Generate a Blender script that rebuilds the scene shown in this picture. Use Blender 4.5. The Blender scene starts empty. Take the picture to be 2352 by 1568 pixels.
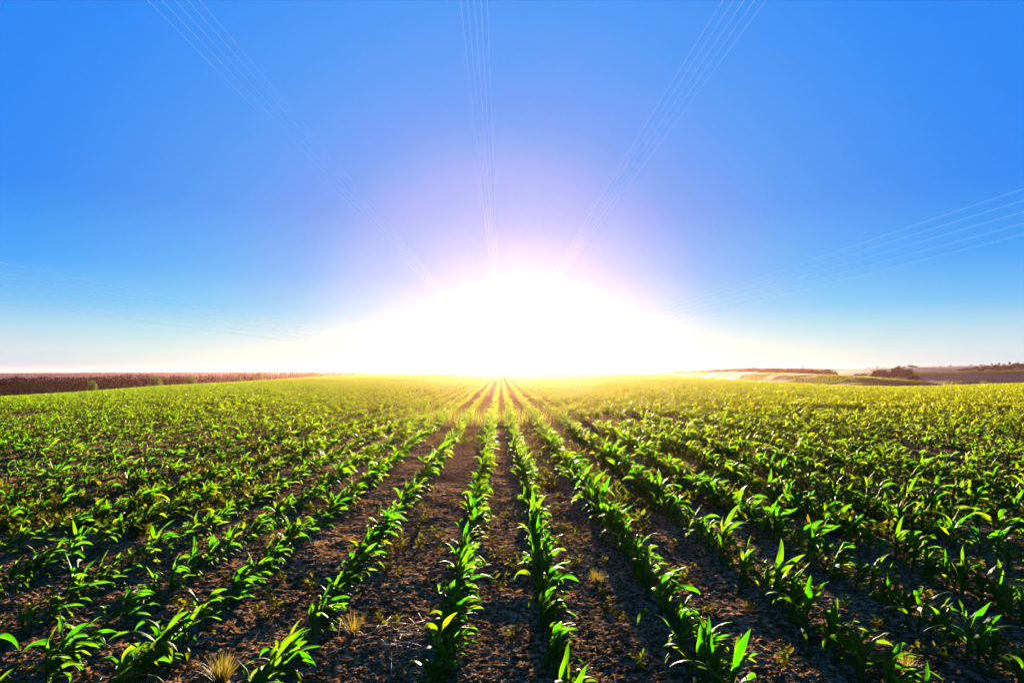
import bpy, math, random
import numpy as np
from mathutils import Vector

RNG = np.random.default_rng(11)
random.seed(5)
S = bpy.context.scene
COL = S.collection

# ------------------------------------------------------------------ frame of reference
# metres; camera stands at the origin, rows run along +Y towards the low sun
F, U0, V0, EYE = 1400.0, 1150.0, 851.0, 1.65

def az_x(u, y):            # lateral position of a bearing at distance y
    return (u - U0) / F * y

def elev_z(v, y):          # height of a sight line at distance y
    return EYE - (v - V0) / F * y

# ------------------------------------------------------------------ helpers
def tag(o, label=None, cat=None, group=None, kind=None):
    if label: o['label'] = label
    if cat: o['category'] = cat
    if group: o['group'] = group
    if kind: o['kind'] = kind
    return o

def mesh_np(name, verts, faces, mat, smooth=True, attrs=None):
    """verts (N,3), faces (M,k) or list of such arrays"""
    if not isinstance(faces, (list, tuple)):
        faces = [faces]
    me = bpy.data.meshes.new(name)
    verts = np.ascontiguousarray(verts, dtype=np.float32)
    me.vertices.add(len(verts))
    me.vertices.foreach_set('co', verts.ravel())
    loops = np.concatenate([f.ravel() for f in faces]).astype(np.int32)
    tot = np.concatenate([np.full(len(f), f.shape[1], np.int32) for f in faces])
    start = np.concatenate([[0], np.cumsum(tot)[:-1]]).astype(np.int32)
    me.loops.add(len(loops)); me.loops.foreach_set('vertex_index', loops)
    me.polygons.add(len(tot)); me.polygons.foreach_set('loop_start', start)
    try:
        me.polygons.foreach_set('loop_total', tot)
    except Exception:
        pass
    me.polygons.foreach_set('use_smooth', np.full(len(tot), smooth))
    me.update(calc_edges=True)
    for k, a in (attrs or {}).items():
        at = me.attributes.new(k, 'FLOAT', 'POINT')
        at.data.foreach_set('value', np.ascontiguousarray(a, dtype=np.float32))
    if mat: me.materials.append(mat)
    return me

def link(name, me, parent=None):
    o = bpy.data.objects.new(name, me); COL.objects.link(o)
    if parent: o.parent = parent
    return o

def empty(name, loc):
    o = bpy.data.objects.new(name, None); COL.objects.link(o)
    o.location = loc; o.empty_display_size = 0.1
    return o

def hash2(ix, iy, seed):
    h = (ix.astype(np.int64) * 374761393 + iy.astype(np.int64) * 668265263 + seed * 1442695041) & 0xffffffff
    h = ((h ^ (h >> 13)) * 1274126177) & 0xffffffff
    h = (h ^ (h >> 16)) & 0xffffffff
    return h.astype(np.float64) / 4294967295.0

def vnoise(x, y, seed=0):
    ix = np.floor(x); iy = np.floor(y)
    fx = x - ix; fy = y - iy
    fx = fx * fx * (3 - 2 * fx); fy = fy * fy * (3 - 2 * fy)
    a = hash2(ix, iy, seed); b = hash2(ix + 1, iy, seed)
    c = hash2(ix, iy + 1, seed); d = hash2(ix + 1, iy + 1, seed)
    return (a * (1 - fx) + b * fx) * (1 - fy) + (c * (1 - fx) + d * fx) * fy - 0.5

ORD = ['first', 'second', 'third', 'fourth', 'fifth', 'sixth', 'seventh', 'eighth', 'ninth', 'tenth',
       'eleventh', 'twelfth', 'thirteenth', 'fourteenth', 'fifteenth', 'sixteenth', 'seventeenth',
       'eighteenth', 'nineteenth', 'twentieth']
TENS = {20: 'twenty', 30: 'thirty', 40: 'forty', 50: 'fifty', 60: 'sixty', 70: 'seventy', 80: 'eighty', 90: 'ninety'}
def ordw(n):
    if n <= 20: return ORD[n - 1]
    t = n // 10 * 10
    if n % 10 == 0: return TENS[t][:-1] + 'ieth'
    return TENS[t] + '-' + ORD[n % 10 - 1]

# ------------------------------------------------------------------ materials
def new_mat(name):
    m = bpy.data.materials.new(name); m.use_nodes = True
    nt = m.node_tree; nt.nodes.clear()
    out = nt.nodes.new('ShaderNodeOutputMaterial')
    return m, nt, out

def N(nt, t, **kw):
    n = nt.nodes.new('ShaderNode' + t)
    for k, v in kw.items():
        setattr(n, k, v)
    return n

def ramp(nt, stops, interp='LINEAR'):
    r = N(nt, 'ValToRGB')
    cr = r.color_ramp; cr.interpolation = interp
    while len(cr.elements) < len(stops): cr.elements.new(0.5)
    for e, (p, c) in zip(cr.elements, stops):
        e.position = p; e.color = (*c, 1) if len(c) == 3 else c
    return r

def leaf_mat(name, dif, trans, dif2, trans2, rough=0.55, spec=0.018, vein=True):
    m, nt, out = new_mat(name)
    L = nt.links
    at = N(nt, 'Attribute'); at.attribute_name = 'tint'
    tc = N(nt, 'TexCoord')
    nz = N(nt, 'TexNoise'); nz.inputs['Scale'].default_value = 28; nz.inputs['Detail'].default_value = 2
    L.new(tc.outputs['Object'], nz.inputs['Vector'])
    ad = N(nt, 'Math', operation='MULTIPLY_ADD'); ad.inputs[1].default_value = 0.5; ad.inputs[2].default_value = -0.25
    L.new(nz.outputs['Fac'], ad.inputs[0])
    fac = N(nt, 'Math', operation='ADD', use_clamp=True)
    L.new(at.outputs['Fac'], fac.inputs[0]); L.new(ad.outputs[0], fac.inputs[1])
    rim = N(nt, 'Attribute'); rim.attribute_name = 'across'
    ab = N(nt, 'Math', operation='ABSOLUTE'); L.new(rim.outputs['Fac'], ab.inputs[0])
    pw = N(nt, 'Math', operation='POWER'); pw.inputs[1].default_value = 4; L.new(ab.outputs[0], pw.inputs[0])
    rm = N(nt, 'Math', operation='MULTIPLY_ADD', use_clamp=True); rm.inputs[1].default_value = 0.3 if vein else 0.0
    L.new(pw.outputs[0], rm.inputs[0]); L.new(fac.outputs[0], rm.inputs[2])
    fac = rm
    def mixc(a, b):
        mx = N(nt, 'Mix', data_type='RGBA')
        mx.inputs[6].default_value = (*a, 1); mx.inputs[7].default_value = (*b, 1)
        L.new(fac.outputs[0], mx.inputs[0])
        return mx
    md, mt = mixc(dif, dif2), mixc(trans, trans2)
    p = N(nt, 'BsdfPrincipled')
    p.inputs['Roughness'].default_value = rough
    p.inputs['Specular IOR Level'].default_value = spec
    L.new(md.outputs[2], p.inputs['Base Color'])
    t = N(nt, 'BsdfTranslucent'); L.new(mt.outputs[2], t.inputs['Color'])
    if vein:
        ac = N(nt, 'Attribute'); ac.attribute_name = 'across'
        wv = N(nt, 'Math', operation='SINE')
        ml = N(nt, 'Math', operation='MULTIPLY'); ml.inputs[1].default_value = 34
        L.new(ac.outputs['Fac'], ml.inputs[0]); L.new(ml.outputs[0], wv.inputs[0])
        bp = N(nt, 'Bump'); bp.inputs['Strength'].default_value = 0.25; bp.inputs['Distance'].default_value = 0.002
        L.new(wv.outputs[0], bp.inputs['Height'])
        L.new(bp.outputs[0], p.inputs['Normal'])
    a = N(nt, 'AddShader'); L.new(p.outputs[0], a.inputs[0]); L.new(t.outputs[0], a.inputs[1])
    L.new(a.outputs[0], out.inputs['Surface'])
    return m

def noise_mat(name, c1, c2, scale=3.0, rough=0.9, detail=5, bump=0.0, bscale=40.0, bdist=0.01, stretch=(1, 1, 1), spec=0.2, lo=0.35, hi=0.65, coords='Object'):
    m, nt, out = new_mat(name); L = nt.links
    tc = N(nt, 'TexCoord'); mp = N(nt, 'Mapping'); mp.inputs['Scale'].default_value = stretch
    L.new(tc.outputs[coords], mp.inputs['Vector'])
    nz = N(nt, 'TexNoise'); nz.inputs['Scale'].default_value = scale; nz.inputs['Detail'].default_value = detail
    L.new(mp.outputs[0], nz.inputs['Vector'])
    r = ramp(nt, [(lo, c1), (hi, c2)]); L.new(nz.outputs['Fac'], r.inputs[0])
    p = N(nt, 'BsdfPrincipled'); p.inputs['Roughness'].default_value = rough
    p.inputs['Specular IOR Level'].default_value = spec
    L.new(r.outputs[0], p.inputs['Base Color'])
    if bump:
        n2 = N(nt, 'TexNoise'); n2.inputs['Scale'].default_value = bscale; n2.inputs['Detail'].default_value = 6
        L.new(tc.outputs[coords], n2.inputs['Vector'])
        b = N(nt, 'Bump'); b.inputs['Strength'].default_value = bump; b.inputs['Distance'].default_value = bdist
        L.new(n2.outputs['Fac'], b.inputs['Height']); L.new(b.outputs[0], p.inputs['Normal'])
    L.new(p.outputs[0], out.inputs['Surface'])
    return m

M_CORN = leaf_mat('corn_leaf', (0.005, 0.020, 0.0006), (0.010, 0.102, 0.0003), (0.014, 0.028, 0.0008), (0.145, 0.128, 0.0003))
M_STEM = leaf_mat('corn_stem', (0.012, 0.05, 0.006), (0.004, 0.03, 0.002), (0.02, 0.06, 0.006), (0.008, 0.035, 0.002), vein=False)
M_WEED = leaf_mat('weed_leaf', (0.015, 0.035, 0.003), (0.030, 0.062, 0.002), (0.03, 0.028, 0.003), (0.082, 0.055, 0.0015), rough=1.0, spec=0.0, vein=False)
M_TALL = leaf_mat('grass_blade', (0.04, 0.06, 0.006), (0.08, 0.12, 0.004), (0.05, 0.045, 0.007), (0.13, 0.12, 0.005), rough=0.6, spec=0.2, vein=False)
M_DRY = leaf_mat('dry_grass', (0.06, 0.04, 0.008), (0.10, 0.06, 0.005), (0.04, 0.035, 0.006), (0.06, 0.06, 0.005), rough=0.7, spec=0.2, vein=False)
M_STRAW = leaf_mat('straw', (0.30, 0.22, 0.13), (0.04, 0.03, 0.018), (0.12, 0.075, 0.04), (0.03, 0.02, 0.012), rough=0.75, spec=0.06, vein=False)
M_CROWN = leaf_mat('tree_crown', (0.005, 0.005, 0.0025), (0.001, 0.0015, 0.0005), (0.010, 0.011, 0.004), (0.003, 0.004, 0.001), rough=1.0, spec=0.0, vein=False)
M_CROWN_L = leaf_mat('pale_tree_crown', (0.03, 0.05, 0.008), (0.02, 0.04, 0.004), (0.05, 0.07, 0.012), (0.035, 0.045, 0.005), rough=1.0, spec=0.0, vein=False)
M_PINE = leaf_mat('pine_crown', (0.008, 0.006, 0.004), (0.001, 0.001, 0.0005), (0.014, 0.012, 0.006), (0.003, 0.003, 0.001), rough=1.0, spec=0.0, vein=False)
M_BARK = noise_mat('bark', (0.03, 0.02, 0.015), (0.08, 0.055, 0.04), 6, stretch=(1, 1, 0.3))
M_RIDGE = noise_mat('haze_blue_wood', (0.006, 0.012, 0.030), (0.016, 0.026, 0.060), 0.05, bump=1.0, bscale=0.12, bdist=6)  # blue of distant haze put into the base colour of the far woods
M_MAST = noise_mat('mast_steel', (0.12, 0.08, 0.09), (0.2, 0.14, 0.15), 1.0)

def soil_mat():
    m, nt, out = new_mat('field_soil'); L = nt.links
    geo = N(nt, 'NewGeometry'); pos = geo.outputs['Position']
    n1 = N(nt, 'TexNoise'); n1.inputs['Scale'].default_value = 24; n1.inputs['Detail'].default_value = 8; n1.inputs['Roughness'].default_value = 0.68
    L.new(pos, n1.inputs['Vector'])
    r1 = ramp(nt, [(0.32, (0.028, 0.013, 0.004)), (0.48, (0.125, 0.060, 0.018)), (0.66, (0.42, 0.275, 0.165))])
    L.new(n1.outputs['Fac'], r1.inputs[0])
    n2 = N(nt, 'TexNoise'); n2.inputs['Scale'].default_value = 1.1; n2.inputs['Detail'].default_value = 4
    L.new(pos, n2.inputs['Vector'])
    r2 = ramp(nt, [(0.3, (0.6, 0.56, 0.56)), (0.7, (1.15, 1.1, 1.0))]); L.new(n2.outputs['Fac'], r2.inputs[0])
    mx = N(nt, 'Mix', data_type='RGBA', blend_type='MULTIPLY'); mx.inputs[0].default_value = 1
    L.new(r1.outputs[0], mx.inputs[6]); L.new(r2.outputs[0], mx.inputs[7])
    # weedy green-brown ground cover showing with distance from the tilled soil near the viewer's headland
    sx = N(nt, 'SeparateXYZ'); L.new(pos, sx.inputs[0])
    mr = N(nt, 'MapRange'); mr.inputs[1].default_value = 45; mr.inputs[2].default_value = 160
    L.new(sx.outputs[1], mr.inputs[0])
    n4 = N(nt, 'TexNoise'); n4.inputs['Scale'].default_value = 0.7; n4.inputs['Detail'].default_value = 6
    L.new(pos, n4.inputs['Vector'])
    r4 = ramp(nt, [(0.35, (0.045, 0.05, 0.012)), (0.65, (0.06, 0.09, 0.012))]); L.new(n4.outputs['Fac'], r4.inputs[0])
    m2 = N(nt, 'Mix', data_type='RGBA'); L.new(mr.outputs[0], m2.inputs[0])
    L.new(mx.outputs[2], m2.inputs[6]); L.new(r4.outputs[0], m2.inputs[7])
    p = N(nt, 'BsdfPrincipled'); p.inputs['Roughness'].default_value = 1.0; p.inputs['Specular IOR Level'].default_value = 0.0
    L.new(m2.outputs[2], p.inputs['Base Color'])
    n3 = N(nt, 'TexNoise'); n3.inputs['Scale'].default_value = 110; n3.inputs['Detail'].default_value = 6; n3.inputs['Roughness'].default_value = 0.7
    L.new(pos, n3.inputs['Vector'])
    b = N(nt, 'Bump'); b.inputs['Strength'].default_value = 1.0; b.inputs['Distance'].default_value = 0.02
    L.new(n3.outputs['Fac'], b.inputs['Height']); L.new(b.outputs[0], p.inputs['Normal'])
    L.new(p.outputs[0], out.inputs['Surface'])
    return m
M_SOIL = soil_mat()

# ------------------------------------------------------------------ terrain
CANOPY = 0.29
_u = np.array([-600, 0, 175, 375, 588, 717, 942, 1105, 1250, 1378, 1518, 1665, 1778, 1966, 2050, 2151, 2352, 2900.])
_v = np.array([930, 908, 898.5, 884, 873.5, 864.5, 857, 854.3, 854.2, 855.7, 860, 869.7, 876.5, 885, 886.5, 885, 878, 868.])
def slope_of(u):
    return (np.interp(u, _u, _v) - V0) / F
def crest_y(u):
    return 2 * (EYE - CANOPY) / slope_of(u)
_u2 = np.array([-600, 1380, 1480, 1553, 1696, 1928, 2001, 2114, 2170, 2352, 2900.])
_v2 = np.array([872, 861, 860, 859, 854.5, 862, 867, 876, 886, 886, 886.])
_u3 = np.array([-600, 1880, 1927, 2014, 2139, 2352, 2900.])
_v3 = np.array([860, 851.5, 850, 844, 840.6, 835, 826.])
_u4 = np.array([-600, 1000, 1300, 1560, 1640, 1750, 1900, 2100, 2900.])
_v4 = np.array([866, 860, 853.5, 851, 846, 844, 846.5, 847, 847.])
def layers(u):
    ys = min(max(float(crest_y(u)), 30.0), 900.0)
    m = float(slope_of(u)); mg = 2 * (EYE - CANOPY) / ys
    c = (EYE - CANOPY) / ys ** 2
    P = [(0.0, 0.0)]
    for k in np.linspace(0.05, 1.05 if u > 1480 else 1.25, 22):
        P.append((ys * k, -c * (ys * k) ** 2))
    yl, zl = P[-1]
    if u > 1480:
        y2 = ys + 90
        z2 = elev_z(float(np.interp(u, _u2, _v2)), y2)
        yv = (yl + y2) / 2
        P.append((yv, min(EYE - mg * yv - 0.9, z2 - 0.3)))
        P.append((y2 * 0.93, z2 - 0.12 * 1)); P.append((y2, z2)); P.append((y2 * 1.08, z2 - 0.25))
        if y2 < 215:
            P.append((max(232, y2 * 1.12), elev_z(884.5 if u > 2100 else float(np.interp(u, [1480, 1900, 2100], [862, 866, 884])), max(232, y2 * 1.12))))
        yb = P[-1][0]
        v3 = float(np.interp(u, _u3, _v3))
        for q, y in ((0.30, 260), (0.5, 278), (0.68, 292), (0.85, 310), (1.0, 330)):
            if y > yb + 10:
                vb = 884 if u > 2100 else float(np.interp(u, [1480, 1900, 2100], [862, 866, 884]))
                P.append((y, elev_z(vb + (v3 - vb) * q, y)))
        P.append((max(390, P[-1][0] + 60), P[-1][1] - 3))
        P.append((max(600, P[-1][0] + 80), -6.0))
    else:
        drop = -14.0
        w = np.interp(u, [700, 1250], [1.0, 0.35])
        P.append((min(yl * 1.25, yl + 60) + 10, zl - 0.55 * mg * min(yl, 240) - 1.0))
        P.append((max(min(yl * 1.7 + 60, yl + 90), 200), drop * w)) if yl < 800 else None
        P.append((max(yl * 1.1, 900), drop * w))
        P.append((max(yl * 1.2, 1100) if yl < 800 else 1120, -15.0 * w))
    y4 = 950.0
    z4 = elev_z(float(np.interp(u, _u4, _v4)), y4)
    P.append((y4, z4)); P.append((1600, min(z4, -8) - 6)); P.append((6000, -24.0)); P.append((9000, -26.0))
    P = sorted(P)
    ya = np.array([p[0] for p in P]); za = np.array([p[1] for p in P])
    return ya, za
_UG = np.arange(-900, 3200, 12.0)
_YG = np.concatenate([np.linspace(0, 40, 41)[:-1], np.geomspace(40, 9000, 360)])
_ZG = np.stack([np.interp(_YG, *layers(u)) for u in _UG])
# round the profile a little so that crests and hollows are not faceted
for _ in range(2):
    _ZG[:, 41:-1] = 0.25 * _ZG[:, 40:-2] + 0.5 * _ZG[:, 41:-1] + 0.25 * _ZG[:, 42:]
def zbase(x, y):
    x = np.asarray(x, float); y = np.asarray(y, float)
    u = U0 + F * x / np.maximum(y, 6.0)
    fu = np.clip((u - _UG[0]) / 12.0, 0, len(_UG) - 1.001)
    iu = fu.astype(int); fu = fu - iu
    k = np.clip(np.searchsorted(_YG, y) - 1, 0, len(_YG) - 2)
    fy = np.clip((y - _YG[k]) / (_YG[k + 1] - _YG[k]), 0, 1)
    return ((_ZG[iu, k] * (1 - fu) + _ZG[iu + 1, k] * fu) * (1 - fy) + (_ZG[iu, k + 1] * (1 - fu) + _ZG[iu + 1, k + 1] * fu) * fy)

ROWS = [-3.0, -2.41, -1.876, -1.122, -0.302, 0.29, 1.04, 1.85, 2.61]
NL = 5
lx = -3.0; k = 0
while lx > -330:
    lx -= [0.70, 0.62, 0.78, 0.74, 0.66, 0.72][k % 6]; ROWS.insert(0, lx); NL += 1; k += 1
rx = 2.61; k = 0
while rx < 330:
    rx += [0.72, 0.78, 0.66, 0.74, 0.70, 0.62][k % 6]; ROWS.append(rx); k += 1
ROWS = np.array(ROWS)

def zsoil(x, y, fine=True):
    z = zbase(x, y)
    near = np.clip(1 - (y - 30) / 30, 0, 1)
    i = np.clip(np.searchsorted(ROWS, x), 1, len(ROWS) - 1)
    d = np.minimum(np.abs(x - ROWS[i - 1]), np.abs(x - ROWS[i]))
    z = z + near * (0.018 * np.exp(-(d / 0.13) ** 2) + 0.05 * vnoise(x * 1.3, y * 0.9, 3) + 0.03 * vnoise(x * 4, y * 3.4, 4))
    if fine:
        f = np.clip(1 - (y - 9) / 10, 0.15, 1) * near
        c1 = vnoise(x * 17, y * 17, 5); c2 = vnoise(x * 45 + 4, y * 45, 6); c3 = vnoise(x * 110, y * 110, 7)
        z = z + f * (0.013 * np.maximum(c1, -0.15) + 0.012 * np.maximum(c2, -0.2) + 0.012 * c3)
    return z

def polar_grid(ts, ys, apex):
    T, Y = np.meshgrid(ts, ys)
    return T * (Y + apex), Y

def grid_faces(nr, nc):
    idx = np.arange(nr * nc).reshape(nr, nc)
    return np.stack([idx[:-1, :-1], idx[:-1, 1:], idx[1:, 1:], idx[1:, :-1]], -1).reshape(-1, 4)

def terrain(name, y0, y1, ny, nc, mat, fine, geom=True, tmax=1.25):
    ts = np.linspace(-tmax, tmax, nc)
    ys = np.geomspace(y0 + 2, y1 + 2, ny) - 2 if geom else np.linspace(y0, y1, ny)
    X, Y = polar_grid(ts, ys, 1.6)
    Z = zsoil(X, Y, fine) if fine else zbase(X, Y)
    o = link(name, mesh_np(name, np.stack([X, Y, Z], -1).reshape(-1, 3), grid_faces(ny, nc), mat))
    tag(o, kind='structure')
    return o

# one sheet of ground from behind the camera to the horizon
def ground_sheet():
    vs, fs, off = [], [], 0
    nc = 1250
    ts = np.linspace(-1.05, 1.05, nc)
    ys = np.concatenate([np.linspace(-1.2, 1.6, 30), np.geomspace(1.62 + 1.5, 13 + 1.5, 720) - 1.5, np.geomspace(13.03, 40, 150), np.geomspace(40.5, 230, 120)])
    X, Y = polar_grid(ts, ys, 1.6)
    Z = zsoil(X, Y, True)
    V = np.stack([X, Y, Z], -1).reshape(-1, 3)
    return V, grid_faces(len(ys), nc)
V, Fc = ground_sheet()
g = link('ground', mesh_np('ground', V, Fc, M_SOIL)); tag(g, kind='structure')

M_FARF = noise_mat('far_crop', (0.055, 0.035, 0.003), (0.055, 0.070, 0.002), 0.05, stretch=(0.25, 1, 1), coords='Object')
M_MEAD = noise_mat('meadow', (0.026, 0.036, 0.005), (0.045, 0.055, 0.007), 0.06, stretch=(0.3, 1, 1))
M_PLOW = noise_mat('ploughed', (0.060, 0.040, 0.030), (0.085, 0.055, 0.038), 0.08, stretch=(0.2, 1.5, 1))
M_GREEN = noise_mat('green_crop', (0.022, 0.060, 0.006), (0.040, 0.080, 0.010), 0.05, stretch=(0.3, 1, 1))
M_HILL = noise_mat('dry_hill', (0.085, 0.060, 0.050), (0.115, 0.085, 0.060), 0.02, stretch=(0.3, 1, 1))
M_STUB = noise_mat('stubble', (0.10, 0.10, 0.025), (0.13, 0.12, 0.04), 0.05, stretch=(0.3, 1, 1))
M_PLAIN = noise_mat('far_plain', (0.045, 0.050, 0.045), (0.075, 0.07, 0.06), 0.006, stretch=(0.3, 1, 1))

# the land beyond the crest, one sheet for each field it is divided into
def band(name, y0, y1, ny, mat, tmax=1.25, t0=None):
    ts = np.linspace(-tmax if t0 is None else t0, tmax, 420)
    ys = np.geomspace(y0, y1, ny)
    X, Y = polar_grid(ts, ys, 1.6)
    o = link(name, mesh_np(name, np.stack([X, Y, zbase(X, Y)], -1).reshape(-1, 3), grid_faces(ny, 420), mat))
    tag(o, kind='structure'); return o
band('far_field', 230, 259, 20, M_MEAD)
band('ploughed_field', 259, 278.5, 20, M_PLOW)
band('green_field', 278.5, 292, 16, M_GREEN)
band('hillside', 292, 560, 70, M_HILL)
band('plain', 560, 2900, 100, M_PLAIN)

# the second crop field on the rise behind the right-hand crest: a sheet lying on the ground there
def second_field():
    us = np.linspace(1490, 2175, 260)
    vs = []
    rows = 26
    for j in range(rows):
        q = j / (rows - 1)
        ys_ = crest_y(us)
        y = ys_ * 1.12 + (ys_ + 90 - ys_ * 1.12) * (q * 1.03)
        x = az_x(us, y)
        vs.append(np.stack([x, y, zbase(x, y) + 0.12 + 0.10 * q], -1))
    V = np.concatenate(vs)
    o = link('neighbouring_field', mesh_np('neighbouring_field', V, grid_faces(rows, 260), M_FARF))
    tag(o, kind='structure')
second_field()
def field_blades(name, label, u0, u1, y0f, y1f, n, size):
    us = RNG.uniform(u0, u1, n); q = RNG.random(n)
    ya, yb = y0f(us), y1f(us); y = ya + (yb - ya) * q; x = az_x(us, y)
    k = vnoise(x * 0.02, y * 0.11, 91) + 0.6 * vnoise(x * 0.3, y * 0.3, 92) > -0.20
    x, y = x[k], y[k]; n = len(x)
    z = zbase(x, y) + 0.1
    V, Fq, tn, ac = leaves_np(np.stack([x, y, z], -1), RNG.uniform(0, 6.28, n), RNG.uniform(0.7, 1.2, n) * size, RNG.uniform(0.35, 0.6, n) * size, np.radians(RNG.uniform(40, 75, n)), np.radians(RNG.uniform(30, 100, n)), np.zeros(n), RNG.normal(0, 0.9, n), np.clip(RNG.normal(0.75, 0.25, n), 0, 1), 2, 1, fold=0, shape='oval')
    o = link(name, mesh_np(name, V, Fq, M_CORN, attrs={'tint': tn, 'across': ac})); tag(o, label, 'crop', kind='stuff')
def strip_field(name, u0, u1, ya, yb, mat):
    us = np.linspace(u0, u1, 80); rows = 8; vs = []
    for j in range(rows):
        q = j / (rows - 1)
        taper = np.sin(np.clip((us - u0) / (u1 - u0), 0, 1) * math.pi) ** 0.5
        mid = (ya + yb) / 2 + 14 * np.sin(us * 0.02)
        y = mid + (q - 0.5) * (yb - ya) * taper
        x = az_x(us, y); vs.append(np.stack([x, y, zbase(x, y) + 0.15], -1))
    o = link(name, mesh_np(name, np.concatenate(vs), grid_faces(rows, 80), mat)); tag(o, kind='structure')
strip_field('stubble_field', 1920, 2120, 307, 318, M_STUB)

# ------------------------------------------------------------------ leaf generator
def leaves_np(base, az, length, width, phi0, bend, curl, twist, tint, nseg, na, fold=0.35, wave=0.12, wind=0.0, shape='corn'):
    """vectorised arching blades. returns verts, faces, tint, across"""
    n = len(az)
    base = np.asarray(base, float).reshape(n, 3)
    P = np.zeros((n, nseg + 1, na + 1, 3))
    pos = base.copy(); ph = RNG.uniform(0, 6.28, n); ph2 = RNG.uniform(0, 6.28, n)
    j = np.linspace(-1, 1, na + 1)
    for s in range(nseg + 1):
        q = s / nseg
        phi = phi0 - bend * q ** 1.25
        a = az + curl * q
        if s > 0:
            d = np.stack([np.cos(phi) * np.cos(a), np.cos(phi) * np.sin(a), np.sin(phi)], -1)
            d[:, 0] += wind * q * 0.9
            d /= np.linalg.norm(d, axis=1, keepdims=True)
            pos = pos + d * (length / nseg)[:, None]
        else:
            d = np.stack([np.cos(phi) * np.cos(a), np.cos(phi) * np.sin(a), np.sin(phi)], -1)
        side = np.stack([-np.sin(a), np.cos(a), np.zeros(n)], -1)
        side -= d * np.sum(side * d, 1, keepdims=True)
        side /= np.linalg.norm(side, axis=1, keepdims=True) + 1e-9
        nor = np.cross(side, d)
        tw = twist * q
        sd = side * np.cos(tw)[:, None] + nor * np.sin(tw)[:, None]
        nr = nor * np.cos(tw)[:, None] - side * np.sin(tw)[:, None]
        if shape == 'corn':
            w = width * min(1.0, 0.42 + 2.1 * q) * max(0.02, 1 - q ** 2.6) ** 0.85
        elif shape == 'oval':
            w = width * max(0.04, math.sin(math.pi * min(1, 0.06 + 0.94 * q)) ** 0.8)
        else:
            w = width * max(0.05, 1 - q) ** 0.7
        for k in range(na + 1):
            off = fold * abs(j[k]) * w * 0.5
            if na > 1:
                off = off + wave * w * abs(j[k]) * np.sin(q * 11 + ph + (1.9 + ph2 * 0.2) * (j[k] > 0))
            P[:, s, k] = pos + sd * (w * 0.5 * j[k])[:, None] + nr * np.asarray(off)[:, None]
    vp = (nseg + 1) * (na + 1)
    f = grid_faces(nseg + 1, na + 1)
    Fc = (f[None] + (np.arange(n) * vp)[:, None, None]).reshape(-1, 4)
    tn = np.repeat(tint, vp)
    ac = np.tile(np.tile(j, nseg + 1), n)
    return P.reshape(-1, 3), Fc, tn, ac

def tube_np(pts, rad, ns=7):
    """closed tapered tube through pts"""
    pts = np.asarray(pts, float); m = len(pts); vs = []
    for i in range(m):
        d = pts[min(i + 1, m - 1)] - pts[max(i - 1, 0)]; d /= np.linalg.norm(d) + 1e-9
        a = np.cross(d, [0, 0, 1.0]) if abs(d[2]) < 0.9 else np.cross(d, [1.0, 0, 0])
        a /= np.linalg.norm(a); b = np.cross(d, a)
        th = np.arange(ns) / ns * 2 * math.pi
        vs.append(pts[i] + rad[i] * (np.cos(th)[:, None] * a + np.sin(th)[:, None] * b))
    V = np.concatenate(vs); F4 = []
    for i in range(m - 1):
        for k in range(ns):
            F4.append((i * ns + k, i * ns + (k + 1) % ns, (i + 1) * ns + (k + 1) % ns, (i + 1) * ns + k))
    V = np.concatenate([V, pts[:1], pts[-1:]])
    F3 = []
    for k in range(ns):
        F3.append((len(V) - 2, (k + 1) % ns, k)); F3.append((len(V) - 1, (m - 1) * ns + k, (m - 1) * ns + (k + 1) % ns))
    return V, np.array(F4), np.array(F3)

def plant_leaf_params(n_pl, nl, rng, hgt):
    """per-leaf parameters of n_pl corn plants of nl leaves each; hgt ~ plant height in m"""
    i = np.tile(np.arange(nl), n_pl).astype(float)
    q = i / max(1, nl - 1)                                     # 0 lowest leaf .. 1 whorl
    H = np.repeat(hgt, nl); n = n_pl * nl
    az0 = np.repeat(rng.uniform(0, 2 * math.pi, n_pl), nl)
    az = az0 + (i % 2) * math.pi + rng.normal(0, 0.45, n)
    kx = np.repeat(rng.uniform(0.35, 1.1, n_pl), nl)           # the wind sets most blades to the right
    az = np.arctan2(np.sin(az) - 0.12, np.cos(az) + kx)
    zb = H * (0.10 + 0.42 * q)
    ln = H * (0.40 + 0.36 * np.sin(math.pi * (0.18 + 0.62 * q))) * rng.uniform(0.82, 1.15, n)
    wd = H * (0.080 + 0.050 * np.sin(math.pi * (0.1 + 0.75 * q))) * rng.uniform(0.8, 1.2, n)
    phi0 = np.radians(48 + 30 * q + rng.normal(0, 9, n))
    bend = np.radians(np.clip(104 - 22 * q + rng.normal(0, 34, n), 15, 190))
    curl = rng.normal(0, 0.35, n)
    tw = rng.normal(0, 1.3, n)
    tint = np.clip(rng.normal(0.12, 0.16, n) + 0.25 * (q < 0.2), 0, 1)
    return zb, az, ln, wd, phi0, bend, curl, tw, tint

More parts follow.
